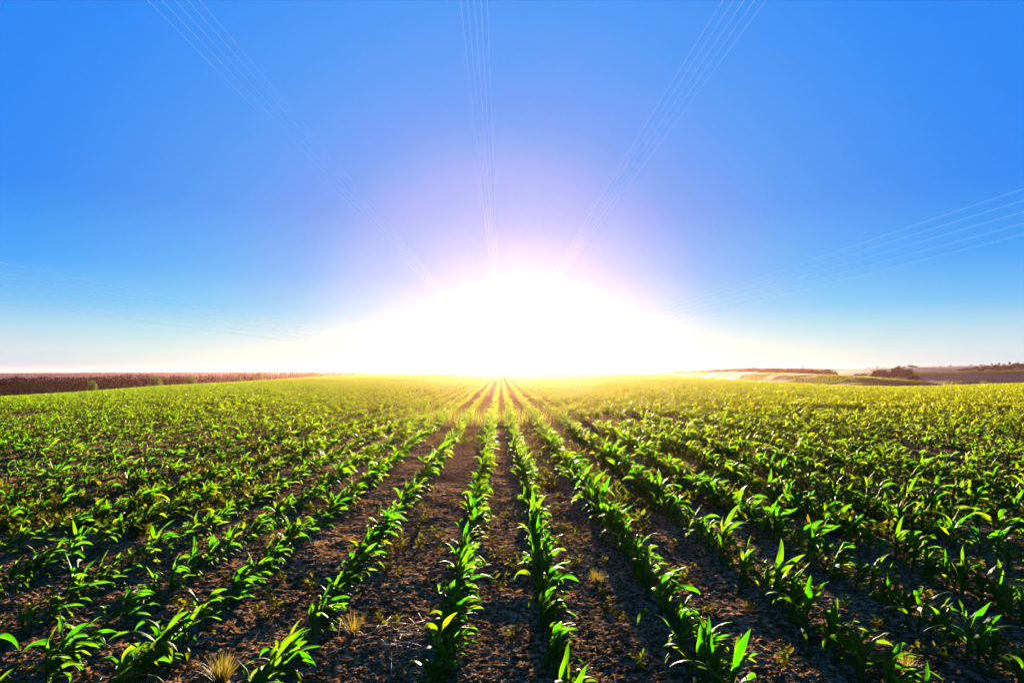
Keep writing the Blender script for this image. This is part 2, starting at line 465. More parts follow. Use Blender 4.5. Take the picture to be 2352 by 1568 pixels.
# ------------------------------------------------------------------ where the corn stands
def row_plants():
    out = []
    for r, x0 in enumerate(ROWS):
        y_end = 420.0
        ystart = max(2.3, abs(x0) / 0.97 - 2.5)
        sp = {NL - 1: 0.08, NL: 0.088, NL - 2: 0.095, NL - 3: 0.105}.get(r, 0.115)
        y = ystart + RNG.uniform(0, 0.2)
        ya = []
        while y < y_end:
            ya.append(y)
            yy = y
            k = 1.0 if yy < 40 else (1.5 if yy < 90 else (3.2 if yy < 180 else 5.0))
            y += sp * k * RNG.uniform(0.55, 1.5) + (0.25 * RNG.random() if RNG.random() < 0.05 else 0)
        ya = np.array(ya)
        if len(ya) == 0: continue
        xa = x0 + 0.025 * np.sin(ya * 0.35 + r) + RNG.normal(0, 0.018, len(ya))
        out.append(np.stack([xa, ya, np.full(len(ya), r)], -1))
    P = np.concatenate(out)
    x, y = P[:, 0], P[:, 1]
    u = U0 + F * x / y
    ok = (np.abs(x) < 0.97 * y + 2.5) & (y < 1.35 * crest_y(u) + 4)
    # a scatter of bald patches
    hole = vnoise(x * 0.35, y * 0.16, 21) + 0.5 * vnoise(x * 1.1, y * 0.5, 22)
    ok &= ~((hole < -0.44) & (y > 9))
    return P[ok]
PL = row_plants()
px, py, pr = PL[:, 0], PL[:, 1], PL[:, 2].astype(int)
ph = np.clip(RNG.normal(0.31, 0.055, len(px)) + 0.09 * vnoise(px * 0.5, py * 0.3, 31), 0.19, 0.47)
ph *= np.where(py > 90, 1.12, 1.0) * np.interp(px, [-4, -1.2, 0.2, 1.0, 3.5, 8], [0.78, 0.86, 0.95, 1.10, 1.05, 0.88])
ph *= np.where(RNG.random(len(px)) < 0.07, RNG.uniform(0.5, 0.8, len(px)), 1.0)
pz = zsoil(px, py, False)

# nearest plants, those that show largest in the photo, are individuals
uu = U0 + F * px / py
vb = V0 + F * (EYE - pz) / py
vt = V0 + F * (EYE - pz - ph) / py
size = ph / py
vis = (uu > -40) & (uu < 2392) & (vt < 1555)
order = np.argsort(np.where(vis, -size, 0))
NIND = 300
ind = order[:NIND]
is_ind = np.zeros(len(px), bool); is_ind[ind] = True

# plant kinds shared by the individuals
def corn_proto(seed, nl):
    rng = np.random.default_rng(seed)
    H = 0.34
    zb, az, ln, wd, p0, bd, cu, tw, ti = plant_leaf_params(1, nl, rng, np.array([H]))
    lean = rng.uniform(0.0, 0.05)
    def axis(z): return np.array([lean * (z / H) ** 1.6, 0.0, z])
    zs = np.linspace(-0.03, H * 0.58, 9)
    pts = [axis(max(z, 0)) + [0, 0, min(z, 0)] for z in zs]
    rad = [0.008, 0.0078, 0.0075, 0.007, 0.0066, 0.006, 0.0055, 0.004, 0.002]
    V, F4, F3 = tube_np(pts, rad, 8)
    st = mesh_np('stem', V, [F4, F3], M_STEM, attrs={'tint': np.full(len(V), 0.4), 'across': np.zeros(len(V))})
    lv = []
    for i in range(nl):
        b = axis(zb[i])
        V, Fq, tn, ac = leaves_np([b], az[i:i+1], ln[i:i+1], wd[i:i+1], p0[i:i+1], bd[i:i+1], cu[i:i+1], tw[i:i+1], ti[i:i+1], 14, 4, fold=0.42, wave=0.16, wind=0.25)
        lv.append(mesh_np('leaf', V, Fq, M_CORN, attrs={'tint': tn, 'across': ac}))
    return st, lv
PROTO = [corn_proto(100 + k, 7 + k % 3) for k in range(30)]

used = {}
byrow = {}
for i in ind: byrow.setdefault(pr[i], []).append(i)
HW = [(0.21, 'small'), (0.27, 'short'), (0.33, 'mid-height'), (0.38, 'tall'), (9, 'very tall')]
for r, ids in byrow.items():
    ids.sort(key=lambda i: py[i])
    for n, i in enumerate(ids):
        e = empty('corn_plant', (px[i], py[i], pz[i]))
        k = int(RNG.integers(0, len(PROTO)))
        s = ph[i] / 0.34
        e.scale = (s, s, s)
        e.rotation_euler = (RNG.normal(0, 0.05), RNG.normal(0.03, 0.06), RNG.normal(0, 0.45))
        hw = next(w for t, w in HW if ph[i] < t)
        ro = ordw(NL - r) + ' row left' if r < NL else ordw(r - NL + 1) + ' row right'
        tag(e, f'{hw} corn plant, {ordw(n + 1)} from the front, {ro} of the middle furrow', 'corn plant', 'young corn plants in rows')
        st, lv = PROTO[k]
        link('stem', st, e)
        for m in lv: link('leaf', m, e)

# all the rest of the crop, far too many to count, as one object
def crop_mesh():
    Vs, Fs, Ts, As = [], [], [], []; off = 0
    rest = ~is_ind
    lods = [(0, 13, 7, 8, 2, 1.0), (13, 32, 6, 5, 2, 1.0), (32, 70, 6, 3, 1, 1.05), (70, 150, 5, 2, 1, 1.35), (150, 430, 5, 2, 1, 1.8)]
    for (a, b, nl, ns, na, ws) in lods:
        s = rest & (py >= a) & (py < b)
        n = int(s.sum())
        if n == 0: continue
        zb, az, ln, wd, p0, bd, cu, tw, ti = plant_leaf_params(n, nl, RNG, ph[s])
        base = np.stack([np.repeat(px[s], nl), np.repeat(py[s], nl), np.repeat(pz[s], nl) + zb], -1)
        ti = np.clip(ti + np.interp(base[:, 0] / (base[:, 1] + 2), [-0.7, -0.25, 0.1], [0.20, 0.42, 0.52]) * np.clip((base[:, 1] - 4) / 22, 0, 1), 0, 1)  # golden sun glare put into leaf tint: yellower with distance, less at left
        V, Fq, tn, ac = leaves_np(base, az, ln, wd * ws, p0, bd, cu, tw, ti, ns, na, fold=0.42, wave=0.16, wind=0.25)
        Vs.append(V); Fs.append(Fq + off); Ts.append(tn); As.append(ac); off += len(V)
        if b <= 32:   # stalks
            m = n; h = ph[s] * 0.5
            base = np.stack([px[s], py[s], pz[s] - 0.02], -1)
            V, Fq, tn, ac = leaves_np(np.repeat(base, 2, 0), np.tile([0.0, math.pi / 2], m), np.repeat(h, 2), np.full(2 * m, 0.017), np.full(2 * m, math.pi / 2), np.zeros(2 * m), np.zeros(2 * m), np.zeros(2 * m), np.full(2 * m, 0.1), 1, 1, shape='grass')
            Vs.append(V); Fs.append(Fq + off); Ts.append(tn); As.append(ac); off += len(V)
    return np.concatenate(Vs), np.concatenate(Fs), np.concatenate(Ts), np.concatenate(As)
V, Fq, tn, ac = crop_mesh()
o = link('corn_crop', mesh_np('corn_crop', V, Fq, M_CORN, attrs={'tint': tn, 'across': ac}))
tag(o, 'dense rows of young corn running over the field to the horizon', 'corn crop', kind='stuff')
print('crop faces', len(Fq))

# ------------------------------------------------------------------ weeds
def weed_params(n, rng, r):
    nl = 9
    az = rng.uniform(0, 6.28, n * nl)
    R = np.repeat(r, nl)
    ln = R * rng.uniform(0.55, 1.2, n * nl); wd = ln * rng.uniform(0.22, 0.42, n * nl)
    p0 = np.radians(rng.uniform(20, 75, n * nl)); bd = np.radians(rng.uniform(20, 80, n * nl))
    return nl, az, ln, wd, p0, bd
def weed_proto(seed):
    rng = np.random.default_rng(seed)
    nb = 3 + seed % 3; Vs, Fs, off = [], [], 0; lv = []
    stems = []
    SV, S4, S3, so = [], [], [], 0
    for b in range(nb):
        a = rng.uniform(0, 6.28); tilt = rng.uniform(0.1, 0.75); L = rng.uniform(0.05, 0.12)
        d = np.array([math.cos(a) * math.sin(tilt), math.sin(a) * math.sin(tilt), math.cos(tilt)])
        pts = [d * L * q + np.array([0, 0, -0.012 if q == 0 else 0]) for q in (0, 0.5, 1)]
        V, F4, F3 = tube_np(pts, [0.0022, 0.0018, 0.001], 5)
        SV.append(V); S4.append(F4 + so); S3.append(F3 + so); so += len(V)
        nl = 7
        q = np.linspace(0.15, 1, nl)
        base = d[None] * L * q[:, None]
        az = a + np.where(np.arange(nl) % 2 == 0, 1.2, -1.2) + rng.normal(0, 0.5, nl); az[-1] = a
        ln = rng.uniform(0.028, 0.06, nl)
        V, Fq, tn, ac = leaves_np(base, az, ln, ln * rng.uniform(0.3, 0.45, nl), np.radians(rng.uniform(10, 60, nl)), np.radians(rng.uniform(10, 70, nl)), np.zeros(nl), rng.normal(0, 0.5, nl), np.clip(rng.normal(0.5 + 0.2 * (seed % 2), 0.25, nl), 0, 1), 4, 2, fold=0.3, shape='oval')
        lv.append(mesh_np('leaf_spray', V, Fq, M_WEED, attrs={'tint': tn, 'across': ac}))
    SV = np.concatenate(SV)
    st = mesh_np('stem', SV, [np.concatenate(S4), np.concatenate(S3)], M_WEED, attrs={'tint': np.full(len(SV), 0.7), 'across': np.zeros(len(SV))})
    return st, lv
WP = [weed_proto(300 + k) for k in range(8)]
gaps = {}
cnt = 0; tries = 0; wl = []
while cnt < 180 and tries < 9000:
    tries += 1
    y = 2.9 + 5.2 * RNG.random() ** 0.8
    x = RNG.uniform(-0.9, 0.9) * y
    right = x > 0.2
    if RNG.random() > (0.8 if right else 0.35): continue
    r = int(np.searchsorted(ROWS, x))
    d = min(abs(x - ROWS[r - 1]), abs(x - ROWS[r]))
    if d < 0.10: continue
    if any((x - a) ** 2 + (y - b) ** 2 < 0.012 for a, b, _ in wl): continue
    u = U0 + F * x / y; v = V0 + F * EYE / y
    if not (0 < u < 2352 and v < 1560): continue
    wl.append((x, y, r)); cnt += 1
bygap = {}
for w in wl: bygap.setdefault(w[2], []).append(w)
for r, ws in bygap.items():
    ws.sort(key=lambda w: w[1])
    for n, (x, y, _) in enumerate(ws):
        s = float(RNG.uniform(0.6, 1.25))
        e = empty('weed', (x, y, float(zsoil(np.array([x]), np.array([y]), True)[0]) + 0.002))
        e.scale = (s, s, s); e.rotation_euler = (0, 0, RNG.uniform(0, 6.28))
        g = r - NL
        where = 'in the middle furrow' if g == 0 else (f'in the {ordw(abs(g))} furrow ' + ('left' if g < 0 else 'right') + ' of the middle one')
        tag(e, f"{'broad' if s > 0.95 else 'tiny'} yellow-green weed {where}, {ordw(n + 1)} from the front", 'weed', 'weeds on the bare soil between rows')
        st, lv = WP[int(RNG.integers(0, len(WP)))]
        link('stem', st, e)
        for m in lv: link('leaf_spray', m, e)

def weed_cover():
    n = 24000
    y = 6.0 + 62 * RNG.random(n) ** 1.4; x = RNG.uniform(-0.95, 0.95, n) * y
    den = vnoise(x * 0.45, y * 0.2, 51) + 0.45 * vnoise(x * 1.6, y * 0.9, 52) + 0.16 * (x > 0.3)
    k = den > 0.0
    x, y = x[k], y[k]; n = len(x)
    r = RNG.uniform(0.06, 0.14, n) * np.where(y > 25, 1.3, 1)
    nl, az, ln, wd, p0, bd = weed_params(n, RNG, r)
    z = zsoil(x, y, False)
    base = np.stack([np.repeat(x, nl), np.repeat(y, nl), np.repeat(z, nl)], -1)
    base[:, 2] += np.repeat(r, nl) * RNG.uniform(0, 0.8, n * nl)
    base[:, :2] += RNG.normal(0, 0.03, (n * nl, 2))
    return leaves_np(base, az, ln * 0.8, wd, p0, bd, np.zeros(n * nl), np.zeros(n * nl), np.clip(RNG.normal(0.5, 0.25, n * nl), 0, 1), 2, 1, shape='oval')
V, Fq, tn, ac = weed_cover()
o = link('weed_cover', mesh_np('weed_cover', V, Fq, M_WEED, attrs={'tint': tn, 'across': ac}))
tag(o, 'yellow-green weeds covering the soil between the farther corn rows', 'weeds', kind='stuff')

# tall thin grass standing across the middle rows
def tall_grass():
    n = 900
    x = RNG.normal(-0.2, 1.5, n); y = 19.5 + RNG.normal(0, 1.1, n) + 0.25 * np.abs(x)
    k = vnoise(x * 1.1, y * 0.9, 61) > -0.12; x, y = x[k], y[k]; n = len(x)
    z = zsoil(x, y, False)
    return leaves_np(np.stack([x, y, z], -1), RNG.uniform(0, 6.28, n), RNG.uniform(0.28, 0.62, n), RNG.uniform(0.005, 0.010, n), np.radians(RNG.uniform(74, 90, n)), np.radians(RNG.uniform(0, 45, n)), np.zeros(n), RNG.normal(0, 0.8, n), RNG.random(n), 4, 1, shape='grass', wind=0.1)
V, Fq, tn, ac = tall_grass()
o = link('tall_grass', mesh_np('tall_grass', V, Fq, M_TALL, attrs={'tint': tn, 'across': ac}))
tag(o, 'patch of tall thin pale grass across the middle rows below the sun', 'grass', kind='stuff')

# dry tufts
def tuft(x, y, rad, hh, n, label, mat):
    a = RNG.uniform(0, 6.28, n); rr = rad * RNG.random(n) ** 0.6
    b = np.stack([rr * np.cos(a) * 0.5, rr * np.sin(a) * 0.5, np.full(n, -0.005)], -1)
    V, Fq, tn, ac = leaves_np(b, a, RNG.uniform(0.5, 1, n) * hh, RNG.uniform(0.0022, 0.0045, n), np.radians(RNG.uniform(55, 88, n)), np.radians(RNG.uniform(0, 50, n)), RNG.normal(0, 0.4, n), RNG.normal(0, 0.6, n), RNG.random(n), 5, 1, shape='grass')
    o = link('grass_tuft', mesh_np('grass_tuft', V, Fq, mat, attrs={'tint': tn, 'across': ac}))
    o.location = (x, y, float(zsoil(np.array([x]), np.array([y]), True)[0]))
    tag(o, label, 'grass tuft', 'dry grass tufts')
def at(u, v):
    y = F * EYE / (v - V0); return az_x(u, y), y
x, y = at(508, 1562); tuft(x, y, 0.07, 0.15, 240, 'yellow wiry dry grass tuft on the soil at the lower left', M_DRY)
x, y = at(812, 1452); tuft(x, y, 0.05, 0.16, 90, 'thin wispy dry grass tuft beside the second row left of centre', M_DRY)
x, y = at(1372, 1338); tuft(x, y, 0.05, 0.13, 120, 'brown dry grass tuft on the soil right of centre', M_DRY)
x, y = at(2080, 1545); tuft(x, y, 0.07, 0.12, 130, 'low orange grass tuft under the corn at the lower right', M_DRY)
x, y = at(1560, 1106); tuft(x, y, 0.12, 0.42, 220, 'tall yellow grass tuft among the corn right of the glare', M_DRY)

# ------------------------------------------------------------------ straw on the soil
def straw_geo(n, x, y, ln, wd, rng, lift=0.0):
    a = rng.uniform(0, 6.28, n)
    z = zsoil(x, y, True) + 0.004 + lift
    tilt = rng.normal(0.03, 0.12, n)
    return leaves_np(np.stack([x, y, z], -1), a, ln, wd, tilt, rng.normal(0, 0.2, n), rng.normal(0, 0.25, n), rng.uniform(0, 3.1, n), np.clip(rng.normal(0.5, 0.3, n), 0, 1), 2, 2, fold=1.0, wave=0, shape='stalk')
n = 22000
y = 2.2 + 13 * RNG.random(n) ** 1.3; x = RNG.uniform(-0.95, 0.95, n) * (y + 0.6)
V, Fq, tn, ac = straw_geo(n, x, y, RNG.gamma(2.0, 0.016, n) + 0.012, RNG.uniform(0.0018, 0.0055, n), RNG)
o = link('straw_litter', mesh_np('straw_litter', V, Fq, M_STRAW, attrs={'tint': tn, 'across': ac}))
tag(o, 'broken bits of dry straw strewn over the dark soil', 'straw', kind='stuff')

pxx, pyy = at(1560 / 1.0 * 0.58 + 0, 1490)
hx, hy = at(905, 1470)
for k in range(38):
    L = RNG.uniform(0.09, 0.26); a = RNG.uniform(0, 3.14)
    cx = hx + RNG.normal(0, 0.15); cy = hy + RNG.normal(0, 0.13)
    z0 = float(zsoil(np.array([cx]), np.array([cy]), True)[0]) + 0.012 + 0.025 * RNG.random()
    t = RNG.normal(0, 0.12)
    d = np.array([math.cos(a) * math.cos(t), math.sin(a) * math.cos(t), math.sin(t)])
    pts = [d * L * (q - 0.5) + np.array([0, 0, 0.006 * math.sin(3 * q)]) for q in (0, 0.3, 0.65, 1)]
    rr = RNG.uniform(0.0018, 0.0036)
    Vv, F4, F3 = tube_np(pts, [rr, rr, rr * 0.9, rr * 0.8], 6)
    o = link('straw_stalk', mesh_np('straw_stalk', Vv, [F4, F3], M_STRAW, attrs={'tint': np.full(len(Vv), RNG.uniform(0, 0.6)), 'across': np.zeros(len(Vv))}))
    o.location = (cx, cy, z0)
    tag(o, 'pale dry straw stalk lying in the loose heap between the rows left of centre', 'straw', 'straw stalks in the loose heap')

field_blades('neighbouring_crop', 'olive green crop on the rise behind the right-hand crest', 1490, 2175, lambda u: crest_y(u) * 1.12, lambda u: (crest_y(u) + 90) * 1.02, 130000, 0.42)
field_blades('meadow_grass', 'pale green meadow in the dip right of the lone tree clump', 2040, 2420, lambda u: u * 0 + 212, lambda u: u * 0 + 259, 9000, 0.42)
field_blades('green_crop', 'bright green strip of crop on the hillside at the right', 2060, 2420, lambda u: u * 0 + 278.5, lambda u: u * 0 + 292, 9000, 0.45)

# ------------------------------------------------------------------ trees
def blob_crown(seed, blobs, n, card, mat, name='crown', flat=1.0):
    """leaf clumps spread through the volume of several lobes"""
    rng = np.random.default_rng(seed); cs = []
    w = np.array([b[3] ** 2 for b in blobs]); w = w / w.sum()
    for b, q in zip(blobs, w):
        m = max(6, int(n * q))
        d = rng.normal(0, 1, (m, 3)); d /= np.linalg.norm(d, axis=1, keepdims=True)
        r = b[3] * rng.uniform(0.45, 1.0, m) ** 0.5 * (1 + 0.16 * rng.normal(0, 1, m))
        c = np.array(b[:3]) + d * r[:, None] * np.array([1, 1, b[4] if len(b) > 4 else 0.85])
        cs.append(c)
    c = np.concatenate(cs); m = len(c)
    a = rng.normal(0, 1, (m, 3)); a /= np.linalg.norm(a, axis=1, keepdims=True)
    b = np.cross(a, rng.normal(0, 1, (m, 3))); b /= np.linalg.norm(b, axis=1, keepdims=True)
    s = card * rng.uniform(0.5, 1.2, m)[:, None]
    k = rng.uniform(0.4, 0.9, m)[:, None]
    nn = np.cross(a, b)
    V = np.stack([c - a * s, c + b * s * k + nn * s * 0.25, c + a * s, c - b * s * k + nn * s * 0.2], 1).reshape(-1, 3)
    V[:, 2] = np.maximum(V[:, 2], 0.02)
    Fq = np.arange(m * 4).reshape(-1, 4)
    return mesh_np(name, V, Fq, mat, smooth=False, attrs={'tint': np.repeat(np.clip(rng.normal(0.4, 0.3, m), 0, 1), 4), 'across': np.zeros(m * 4)})

def trunk_mesh(seed, h, r):
    rng = np.random.default_rng(seed)
    Vs, A4, A3, off = [], [], [], 0
    def add(pts, rad):
        nonlocal off
        V, F4, F3 = tube_np(pts, rad, 6); Vs.append(V); A4.append(F4 + off); A3.append(F3 + off); off += len(V)
    add([(0, 0, -0.6), (0.03 * h, 0, h * 0.3), (0.0, 0.02 * h, h * 0.62)], [r * 1.2, r * 0.8, r * 0.4])
    for k in range(5):
        a = rng.uniform(0, 6.28); z = h * rng.uniform(0.22, 0.5); L = h * rng.uniform(0.2, 0.36)
        p0 = np.array([0.02 * h, 0, z]); p1 = p0 + [math.cos(a) * L * 0.6, math.sin(a) * L * 0.6, L * 0.45]; p2 = p0 + [math.cos(a) * L, math.sin(a) * L, L * 0.9]
        add([p0, p1, p2], [r * 0.45, r * 0.3, r * 0.1])
    return mesh_np('trunk', np.concatenate(Vs), [np.concatenate(A4), np.concatenate(A3)], M_BARK)

def round_blobs(seed, h, w):
    rng = np.random.default_rng(seed); B = [(0, 0, h * 0.58, w * 0.36, 0.9)]
    for k in range(9):
        a = rng.uniform(0, 6.28); q = rng.uniform(0.08, 0.27) * w
        B.append((math.cos(a) * q, math.sin(a) * q, h * (0.78 - 1.1 * q / w - rng.uniform(0, 0.25)), w * rng.uniform(0.13, 0.22), 0.85))
    return B
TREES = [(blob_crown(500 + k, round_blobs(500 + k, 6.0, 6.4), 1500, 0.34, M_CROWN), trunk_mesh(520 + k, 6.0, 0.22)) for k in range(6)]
PALE = [(blob_crown(540 + k, round_blobs(540 + k, 6.0, 6.4), 1100, 0.34, M_CROWN_L), trunk_mesh(560 + k, 6.0, 0.2)) for k in range(3)]

def tree(name, label, cat, group, x, y, zg, h, w, kit):
    e = empty(name, (x, y, zg)); e.scale = (w / 6.4, w / 6.4, h / 6.0); e.rotation_euler = (0, 0, RNG.uniform(0, 6.28))
    tag(e, label, cat, group)
    link('trunk', kit[1], e); link('crown', kit[0], e)
    return e
def gz(x, y): return float(zbase(np.array([x]), np.array([y]))[0])

# belt of trees behind the right-hand field crest (u from 1500 to 1930)
ub = 1500.0; k = 0
while ub < 1926:
    y = float(np.interp(ub, [1480, 1560, 1700, 1930], [560, 480, 300, 228])) + RNG.uniform(0, 25)
    vt_ = float(np.interp(ub, [1500, 1600, 1690, 1712, 1830, 1900, 1930], [851, 849, 847, 845, 845.5, 848, 853])) + RNG.uniform(-1.4, 1.8)
    zt = elev_z(vt_, y); x = az_x(ub, y); zg = min(gz(x, y), zt - 3.0)
    h = zt - zg; w = RNG.uniform(15, 24) * y / F
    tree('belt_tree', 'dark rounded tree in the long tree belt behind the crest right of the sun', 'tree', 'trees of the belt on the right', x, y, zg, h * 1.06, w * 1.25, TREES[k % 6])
    ub += RNG.uniform(9, 14); k += 1

# the dark clump standing alone
yc = 214.0
def clump(u, vtop, vbase, wpx, label, kit, dy=0, name='clump_tree'):
    y = yc + dy; x = az_x(u, y); zg = min(elev_z(vbase, y), gz(x, y) + 0.3); zt = elev_z(vtop, y)
    tree(name, label, 'tree', None, x, y, zg, (zt - zg) * 1.08, wpx * y / F * 1.08, kit)
clump(2023, 848, 868, 40, 'dark rounded tree at the left of the lone clump on the right', TREES[0])
clump(2063, 841, 871, 36, 'tallest dark tree in the middle of the lone clump on the right', TREES[1], 4)
clump(2083, 847, 872, 34, 'dark tree at the right of the lone clump, shorter than its middle tree', TREES[2], -2)
clump(2043, 857, 870, 36, 'low pale-topped bush between the trees of the lone clump', TREES[3], -4, 'bush')
clump(2098, 862, 874, 30, 'low dark bush at the right foot of the lone clump', TREES[4], -6, 'bush')
clump(2005, 859, 866, 16, 'small dark bush at the left foot of the lone clump', TREES[5], -3, 'bush')
yc = 252.0
clump(1968, 858.5, 864, 18, 'low round bush in the hollow left of the lone clump', TREES[1], 0, 'bush')
clump(1984, 858, 864, 22, 'wider low bush in the hollow beside the lone clump', TREES[2], 5, 'bush')
clump(1948, 861, 864, 14, 'tiny low bush at the end of the tree belt', TREES[4], 0, 'bush')

# skyline trees on the right-hand hill
SK = [(1994, 3, 10), (2003, 2.4, 12), (2015, 4, 10), (2030, 2.4, 9), (2064, 3.4, 13), (2078, 3, 8), (2091, 6, 17), (2103, 3.5, 12), (2144, 2.2, 6), (2160, 2.4, 6), (2183, 3.6, 7), (2206, 1.8, 6), (2231, 2.8, 9), (2253, 3.4, 6), (2262, 2, 8), (2278, 5, 6), (2289, 2.5, 7), (2295, 6, 5), (2306, 3, 8), (2319, 7.5, 6), (2333, 4, 9)]
for n, (u, hp, wp) in enumerate(SK):
    y = 329.0; x = az_x(u, y); zg = gz(x, y) - 0.2
    tree('hilltop_tree', f'small {"wide" if wp > 9 else "narrow" if hp > 4 else "low"} tree on the right-hand hill skyline, {ordw(n + 1)} from the left', 'tree', 'trees on the hill skyline', x, y, zg, hp * y / F * 1.1, wp * y / F, TREES[n % 6])
# dark wood at the right edge
n = 0; u = 2208.0
while u < 2420:
    y = 293 + RNG.uniform(-3, 9); x = az_x(u, y); zg = gz(x, y)
    hp = np.interp(u, [2208, 2235, 2275, 2300, 2345, 2420], [3.5, 6.5, 12, 11.5, 15, 17]) * RNG.uniform(0.85, 1.1)
    tree('edge_tree', 'dark bushy tree in the wood on the hillside at the right edge', 'tree', 'trees of the wood at the right edge', x, y, zg, hp * y / F, RNG.uniform(13, 20) * y / F, TREES[n % 6])
    u += RNG.uniform(7, 12); n += 1

# dark pine forest beyond the left crest: one mass
FU = [-200, 0, 100, 175, 240, 295, 338, 372, 437, 500, 545, 600, 737, 900, 1105, 1200]
FV = [870, 867, 865.5, 865, 863, 860, 859, 863, 861, 859.5, 857, 856, 853, 852, 851.6, 851.6]
def forest_y(u): return np.interp(u, [-200, 0, 400, 700, 1000, 1200], [135, 145, 215, 400, 860, 1080])
def pine_forest():
    Vs, Ts = [], []
    for rank in range(5):
        u = -240.0
        while u < 1190:
            y = float(forest_y(u)) * (1 + 0.05 * rank) + RNG.uniform(-4, 6)
            pxm = y / F
            vt_ = np.interp(u, FU, FV) + RNG.normal(1.4, 1.5) - 7 * pxm ** 0.3 * float(vnoise(np.array([u * 0.045]), np.array([rank * 0.3]), 77)[0]) + (1.2 if rank == 0 else 0)
            zt = elev_z(vt_, y); w = RNG.uniform(1.7, 2.9) * (0.8 + pxm * 0.9)
            if 272 < u < 378: w *= 1.8
            x = az_x(u, y); H = max(5.0, min(16.0, zt - gz(x, y) + 0.3)); m = 80 if rank < 2 else 36
            q = RNG.random(m) ** 0.75
            r = w * (1.02 - q ** 1.7) * RNG.uniform(0.35, 1.1, m); a = RNG.uniform(0, 6.28, m)
            c = np.stack([x + r * np.cos(a), y + r * np.sin(a), zt - H * (1 - q)], -1)
            d = np.stack([np.cos(a), np.sin(a), RNG.uniform(-0.7, 0.15, m)], -1)
            s = (0.55 + 0.9 * pxm) * RNG.uniform(0.6, 1.3, m)[:, None] * (1.15 - 0.75 * q[:, None])
            e = np.stack([-np.sin(a), np.cos(a), RNG.normal(0, 0.3, m)], -1)
            Vs.append(np.stack([c - d * s, c + e * s * 0.7, c + d * s, c - e * s * 0.7], 1).reshape(-1, 3))
            # dense heart of the tree, narrowing to its leader
            th = np.arange(7) / 7 * 6.283; ri = 0.62 * w * RNG.uniform(0.8, 1.2, 7)
            lo = np.stack([x + ri * np.cos(th), y + ri * np.sin(th), np.full(7, zt - H)], -1)
            hi = np.stack([x + 0.3 * ri * np.cos(th), y + 0.3 * ri * np.sin(th), np.full(7, zt - 0.3 * H)], -1)
            tp = np.tile(np.array([[x, y, zt - 0.1 * H]]), (7, 1)); l2, h2 = np.roll(lo, -1, 0), np.roll(hi, -1, 0)
            Vs.append(np.stack([lo, l2, h2, hi], 1).reshape(-1, 3)); Ts.append(np.full(28, 0.3))
            Vs.append(np.stack([hi, h2, tp + [0.05, 0, 0], tp - [0.05, 0, 0]], 1).reshape(-1, 3)); Ts.append(np.full(28, 0.3))
            Ts.append(np.repeat(np.clip(RNG.normal(0.35, 0.3, m), 0, 1), 4))
            u += RNG.uniform(2.5, 7.0) * (0.9 if y < 500 else 0.75)
    return np.concatenate(Vs), np.concatenate(Ts)
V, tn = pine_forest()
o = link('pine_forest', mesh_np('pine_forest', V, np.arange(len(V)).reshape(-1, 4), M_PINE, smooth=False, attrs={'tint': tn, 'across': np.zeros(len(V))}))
tag(o, 'dark reddish pine forest in the hollow beyond the left field crest', 'forest', kind='stuff')
def pale(u, vtop, vbot, wpx, label, k, kit=None):
    y = float(forest_y(u)) * 0.9; x = az_x(u, y); zt = elev_z(vtop, y); zg = min(elev_z(vbot, y) - 2.5, zt - 4)
    tree('broadleaf_tree', label, 'tree', 'paler trees at the forest edge', x, y, zg, (zt - zg) * 1.04, wpx * y / F * 1.1, kit or PALE[k % 3])
pale(95, 884, 904, 46, 'wide grey-brown round tree low in front of the forest at far left', 0, TREES[2])
pale(163, 887, 899, 20, 'small round bushy tree just above the field edge at the left', 1, TREES[4])
pale(212, 872, 893, 26, 'yellow-green tree half way up the dark forest at the left', 0)
pale(358, 861, 884, 34, 'tall green tree at the right end of the forest hump', 1)
pale(437, 861, 880, 32, 'broad green tree standing alone before the forest right of the hump', 2)
pale(548, 863, 875, 24, 'low pale green tree before the forest, left neighbour of a bigger one', 0)
pale(597, 855, 873, 38, 'bigger pale green tree at the field edge where the forest thins', 1)

# far woods: band right of the sun, and wooded ridge at the left, haze blue in its colour
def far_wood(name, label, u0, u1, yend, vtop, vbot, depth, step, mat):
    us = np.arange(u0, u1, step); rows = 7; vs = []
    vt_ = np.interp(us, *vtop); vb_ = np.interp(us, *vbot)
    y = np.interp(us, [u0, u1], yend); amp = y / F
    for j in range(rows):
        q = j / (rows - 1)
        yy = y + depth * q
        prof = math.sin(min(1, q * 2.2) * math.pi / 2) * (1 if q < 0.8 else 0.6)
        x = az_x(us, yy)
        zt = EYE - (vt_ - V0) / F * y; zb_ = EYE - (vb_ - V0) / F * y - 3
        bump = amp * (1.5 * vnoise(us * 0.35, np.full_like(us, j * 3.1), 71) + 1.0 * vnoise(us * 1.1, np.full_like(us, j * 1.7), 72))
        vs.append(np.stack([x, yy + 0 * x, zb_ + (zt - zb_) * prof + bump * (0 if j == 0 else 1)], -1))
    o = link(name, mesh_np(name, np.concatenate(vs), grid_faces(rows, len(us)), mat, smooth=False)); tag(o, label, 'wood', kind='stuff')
far_wood('wooded_ridge', 'haze-blue wooded ridge along the far horizon behind the left forest', -500, 1120, (560, 1120), ([-500, 0, 250, 490, 600, 800, 1120], [860, 857.5, 855.5, 855, 853.5, 852.4, 852]), ([-500, 1120], [872, 858]), 160, 1.6, M_RIDGE)
far_wood('distant_wood', 'pinkish distant wood along the horizon just right of the sun', 1210, 1660, (900, 900), ([1210, 1300, 1480, 1600, 1660], [851.5, 849, 846.5, 845.5, 848]), ([1210, 1660], [857, 856]), 120, 1.6, M_PINE)
